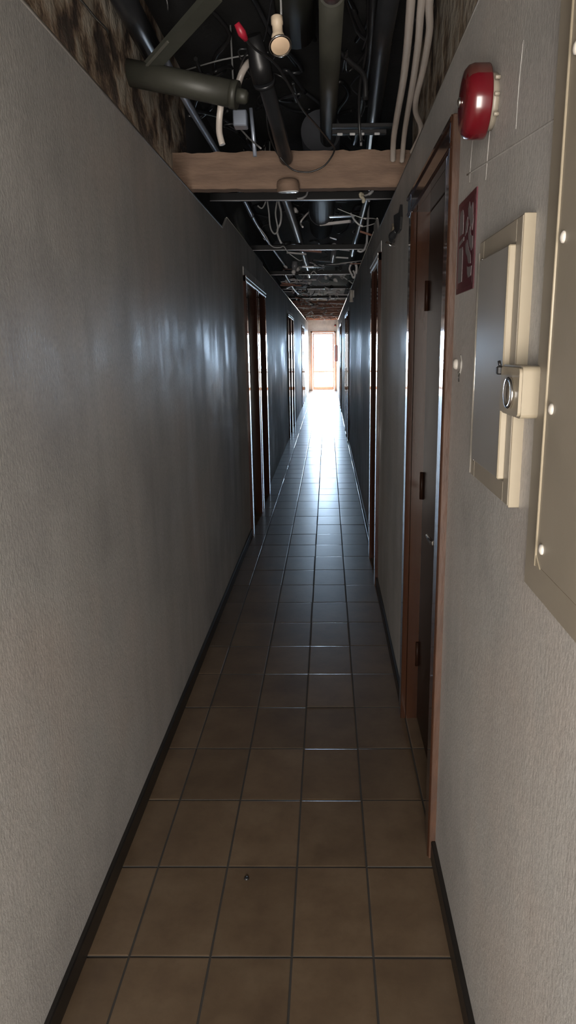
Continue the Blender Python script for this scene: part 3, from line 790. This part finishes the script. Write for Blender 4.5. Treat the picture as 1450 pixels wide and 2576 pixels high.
# hanger channels across the corridor
ys = [4.42, 6.60, 8.80, 10.95, 13.05]
lb = ['first dark hanger channel behind the timber beam', 'second hanger channel, under the corrugated duct end', 'third hanger channel behind the duct end',
      'fourth hanger channel along the corridor', 'farthest dark hanger channel before the reddish battens']
for y, l in zip(ys, lb):
    t = thing('hanger_channel', (-.05, y, 2.30), l, 'channel', 'metal hanger channels across the void')
    obj('channel', MB().box(-.62, .51, y, y + .045, 2.302, 2.345, .002), M['channel'], t)
    obj('lower_lip', MB().box(-.62, .51, y - .004, y + .006, 2.297, 2.303, .001), M['scrap_metal'], t)

pipe('grey_waste_pipe', [(-.215, 4.6, 2.50), (-.19, 6.2, 2.49), (-.17, 8.2, 2.47), (-.165, 10.6, 2.46)], .034, M['midgrey'], 'long grey pipe left of the flexible duct behind the beam', 'pipe', None, 4, 18)
pipe('right_side_pipe', [(.36, 4.1, 2.40), (.36, 5.2, 2.39), (.355, 6.5, 2.38), (.36, 7.6, 2.38)], .026, M['darkgrey'], 'dark pipe along the right wall top behind the beam', 'pipe', None, 4)
pipe('short_grey_pipe', [(.165, 7.1, 2.40), (.165, 7.7, 2.40), (.16, 8.3, 2.40)], .026, M['midgrey'], 'short grey pipe past the corrugated duct end', 'pipe')
pipe('descending_tube', [(-.44, 9.0, 2.36), (-.43, 9.8, 2.33), (-.40, 10.7, 2.29), (-.36, 11.4, 2.27)], .016, M['midgrey'], 'grey tube bending down past the end of the blue grey tube', 'tube', None, 5)

# individual cables behind the beam
CB = [
 ('white_cable', [(-.232, 5.0, 2.43), (-.250, 5.0, 2.33), (-.238, 5.02, 2.23), (-.263, 5.03, 2.205), (-.289, 5.03, 2.246), (-.297, 5.02, 2.346), (-.305, 5.0, 2.45), (-.31, 5.0, 2.755)], .006, 'cable_grey', 'grey cable hanging in a narrow loop beside the blue grey tube', 'cable'),
 ('white_cable', [(-.27, 5.5, 2.755), (-.262, 5.5, 2.52), (-.244, 5.5, 2.43), (-.249, 5.5, 2.352), (-.276, 5.52, 2.297), (-.262, 5.55, 2.24), (-.246, 5.55, 2.213)], .008, 'cable_white', 'wavy off-white cable left of the grey pipe', 'cable'),
 ('thin_wire', [(-.482, 6.2, 2.440), (-.44, 6.2, 2.39), (-.41, 6.2, 2.345), (-.385, 6.2, 2.295), (-.351, 6.2, 2.272), (-.300, 6.2, 2.270), (-.27, 6.22, 2.280), (-.234, 6.25, 2.235), (-.151, 6.3, 2.180), (-.12, 6.35, 2.185)], .0045, 'cable_white', 'thin white wire drooping from the tube end to mid corridor', 'wire'),
 ('grey_cable', [(-.07, 4.2, 2.263), (-.035, 4.22, 2.275), (-.015, 4.25, 2.305), (-.005, 4.3, 2.40), (.0, 4.3, 2.755)], .006, 'cable_white', 'short white cable end beside the spotlight under the beam', 'cable'),
 ('thin_wire', [(.169, 5.0, 2.354), (.262, 5.0, 2.318), (.362, 5.0, 2.285)], .003, 'cable_white', 'straight thin wire right of the flexible duct', 'wire'),
 ('white_cable', [(.258, 5.02, 2.328), (.280, 5.0, 2.285), (.310, 5.0, 2.255), (.340, 5.0, 2.240)], .0065, 'cable_white', 'short white cable curving down from the straight wire', 'cable'),
 ('white_cable', [(.345, 6.0, 2.215), (.370, 6.0, 2.205), (.400, 6.0, 2.220), (.417, 6.0, 2.262), (.424, 6.0, 2.32), (.44, 6.0, 2.755)], .010, 'cable_white', 'white crescent of cable hooked at the right wall top', 'cable'),
 ('grey_cable', [(.335, 4.6, 2.755), (.34, 4.6, 2.42), (.345, 4.6, 2.345), (.362, 4.6, 2.32)], .006, 'cable_white', 'short curved white wire near the right side pipe', 'wire'),
 ('grey_cable', [(-.36, 4.9, 2.36), (-.33, 4.9, 2.345), (-.30, 4.9, 2.40), (-.28, 4.9, 2.48), (-.27, 4.9, 2.755)], .005, 'cable_grey', 'dim grey cable arching right of the blue grey tube collar', 'cable'),
]
for (nm, pts, r, m, l, c) in CB:
    tag(obj(nm, MB().tube(pts, r, 8, 8), M[m]), l, c)
# crumbly foam strip and torn flap
mb = MB(); mb.tube([(.310, 4.425, 2.322), (.297, 4.40, 2.328), (.294, 4.40, 2.311), (.311, 4.40, 2.303), (.314, 4.40, 2.287), (.306, 4.40, 2.277)], [.011, .009, .010, .007, .010, .009, .012, .010, .006], 8, 4)
tag(obj('foam_strip', mb, M['foam']), 'crumbly cream foam strip dangling below the beam on the right', 'foam')
mb = MB(); mb.tube([(.320, 4.425, 2.320), (.347, 4.40, 2.325), (.364, 4.40, 2.338), (.376, 4.41, 2.350)], [.006, .010, .009, .004], 8, 4)
tag(obj('torn_flap', mb, M['cable_white']), 'torn white flap beside the crumbly foam strip', 'scrap')
# hanging bits of the same void
t = thing('dangling_socket', (-.26, 8.0, 2.22), 'grey lamp holder dangling left of the grey pipe', 'lamp')
obj('holder', MB().tube([(-.255, 8.0, 2.36), (-.26, 8.0, 2.31), (-.268, 8.0, 2.27)], [.03, .034, .02], 12), M['midgrey'], t)
obj('bulb', MB().lathe((-.268, 8.0, 2.272), (-.2, 0, -1), [(0, .014), (.012, .022), (.030, .024), (.042, .014), (.046, 0)], 14), M['scrap_white'], t)
t = thing('torn_bracket', (.40, 7.8, 2.15), 'white tangle of torn bracket hanging at the right wall top', 'bracket')
obj('bracket', MB().tube([(.36, 7.8, 2.32), (.335, 7.8, 2.26), (.36, 7.8, 2.20), (.38, 7.8, 2.165), (.395, 7.8, 2.20), (.375, 7.8, 2.24)], .010, 8, 5), M['scrap_white'], t)
obj('loop', MB().tube([(.395, 7.82, 2.32), (.412, 7.82, 2.28), (.408, 7.82, 2.22), (.395, 7.82, 2.23)], .014, 8, 5), M['scrap_white'], t)

# reddish battens near the end
ys = [14.6, 15.9, 17.2, 18.5, 19.8, 21.1, 22.4, 23.55]
ordn = ['nearest', 'second', 'third', 'fourth', 'fifth', 'sixth', 'seventh', 'last']
for y, w in zip(ys, ordn):
    tag(obj('timber_batten', MB().box(-.62, .53, y, y + .07, 2.30, 2.36, .003), M['batten']), w + ' reddish timber batten across the void towards the end door', 'batten', 'reddish ceiling battens')

# countless torn scraps and cable ends in the far void
r2 = random.Random(5)
mb = MB()
def scrap(mb, y, dense):
    x = r2.uniform(-.56 if dense else -.30, .44); z = r2.uniform(2.25, 2.52)
    k = r2.random()
    if k < .34:
        mb.mi(r2.choice((0, 0, 0, 1, 2, 3)) if dense else r2.choice((0, 0, 1, 2, 3, 3)))
        L = r2.uniform(.06, .30) * (1.2 if dense else 1); a = r2.uniform(-.5, .5)
        mb.quadbar((x - L / 2 * math.cos(a), y - L / 2 * math.sin(a), z), (x + L / 2 * math.cos(a), y + L / 2 * math.sin(a), z + r2.uniform(-.04, .04)), r2.uniform(.012, .05), r2.uniform(.006, .02))
    elif k < .72:
        mb.mi(r2.choice((0, 0, 1, 1, 3)) if dense else r2.choice((0, 1, 1, 3, 3, 3)))
        p = Vector((x, y, z)); pts = [p.copy()]
        for _ in range(4):
            p = p + Vector((r2.uniform(-.09, .09), r2.uniform(-.2, .2), r2.uniform(-.06, .04)))
            p.x = max(-.58, min(.47, p.x)); p.z = max(2.2, min(2.6, p.z)); pts.append(p.copy())
        mb.tube(pts, r2.uniform(.003, .008), 6, 4)
    else:
        mb.mi(r2.choice((0, 0, 3)))
        d = Vector((r2.uniform(-1, 1), r2.uniform(-1, 1), r2.uniform(-1, .2))).normalized()
        mb.lathe((x, y, z), d, [(0, r2.uniform(.006, .02)), (.02, r2.uniform(.012, .03)), (.05, r2.uniform(.01, .025)), (.065, .004)], 7)
for _ in range(34): scrap(mb, r2.uniform(5.2, 9), 0)
for _ in range(90): scrap(mb, r2.uniform(9, 14), 1)
for _ in range(150): scrap(mb, r2.uniform(14, 23.4), 1)
o = obj('ceiling_debris', mb, [M['scrap_white'], M['scrap_metal'], M['batten'], M['channel']])
tag(o, 'mass of torn insulation, metal scraps and cable ends filling the far ceiling void', 'debris', None, 'stuff')
# dark ends and loose leads in the near void
mb = MB()
for _ in range(60):
    x = r2.uniform(-.5, .45); y = r2.uniform(2.4, 7.5); z = r2.uniform(2.48, 2.70)
    p = Vector((x, y, z)); pts = [p.copy()]
    for _k in range(5):
        p = p + Vector((r2.uniform(-.10, .10), r2.uniform(-.25, .3), r2.uniform(-.05, .05)))
        p.x = max(-.58, min(.47, p.x)); p.z = max(2.46, min(2.72, p.z)); pts.append(p.copy())
    mb.mi(r2.choice((0, 0, 1))); mb.tube(pts, r2.uniform(.003, .011), 6, 4)
o = obj('cable_tangle', mb, [M['black'], M['darkgrey']])
tag(o, 'dark tangle of loose cables under the slab above the pipes', 'cables', None, 'stuff')

# ------------------------------------------------------------------ light
w = bpy.data.worlds.new('daylight'); sc.world = w; w.use_nodes = True
n = w.node_tree; bg = n.nodes['Background']
tc = n.nodes.new('ShaderNodeTexCoord'); sp = n.nodes.new('ShaderNodeSeparateXYZ')
n.links.new(tc.outputs['Generated'], sp.inputs[0])
mr = n.nodes.new('ShaderNodeMapRange'); mr.inputs['From Min'].default_value = -1; mr.inputs['From Max'].default_value = 1
n.links.new(sp.outputs['Y'], mr.inputs['Value'])
cr = n.nodes.new('ShaderNodeValToRGB')
REAR = (.232, .217, .199); FRONT = (.58, .76, 1.0)
cr.color_ramp.elements[0].position = .25; cr.color_ramp.elements[0].color = (*REAR, 1)
cr.color_ramp.elements[1].position = .8; cr.color_ramp.elements[1].color = (*FRONT, 1)
n.links.new(mr.outputs[0], cr.inputs[0]); n.links.new(cr.outputs[0], bg.inputs['Color'])
bg.inputs['Strength'].default_value = 125.0

sl = bpy.data.lights.new('sun', 'SUN'); sl.energy = 3600.0; sl.angle = math.radians(1.0); sl.color = (1.0, .95, .88)
so = bpy.data.objects.new('sun', sl); COL.objects.link(so)
so.location = (1, 40, 20); so.rotation_euler = (math.radians(-55), 0, math.radians(-3))

def portal(name, loc, rot, sx, sy):
    l = bpy.data.lights.new(name, 'AREA'); l.shape = 'RECTANGLE'; l.size = sx; l.size_y = sy
    l.cycles.is_portal = True
    o = bpy.data.objects.new(name, l); COL.objects.link(o); o.location = loc; o.rotation_euler = rot
portal('end_door_portal', ((lx0 + lx1) / 2, Y1 + .12, 1.0), (-PI / 2, 0, 0), .78, 1.9)
portal('rear_opening_portal', (-.06, Y0 - .10, .95), (PI / 2, 0, 0), 1.2, 1.9)

# ------------------------------------------------------------------ camera
cam = bpy.data.cameras.new('camera'); co = bpy.data.objects.new('camera', cam); COL.objects.link(co)
yaw, pitch, roll = math.radians(.773), math.radians(-13.468), math.radians(.486)
R = Matrix.Rotation(yaw, 3, 'Z') @ Matrix.Rotation(pitch, 3, 'X') @ Matrix.Rotation(roll, 3, 'Y')
R = R @ Matrix(((1, 0, 0), (0, 0, -1), (0, 1, 0)))      # camera looks along -Z, up +Y
co.matrix_world = Matrix.Translation((.0952, 0, 1.4532)) @ R.to_4x4()
cam.sensor_fit = 'VERTICAL'; cam.sensor_height = 36.0; cam.sensor_width = 36.0 * 1450 / 2576
cam.lens = 1738.63 / 2576 * 36.0
cam.shift_x = -(803.56 - 725) / 2576
cam.clip_start = .02; cam.clip_end = 200
sc.camera = co
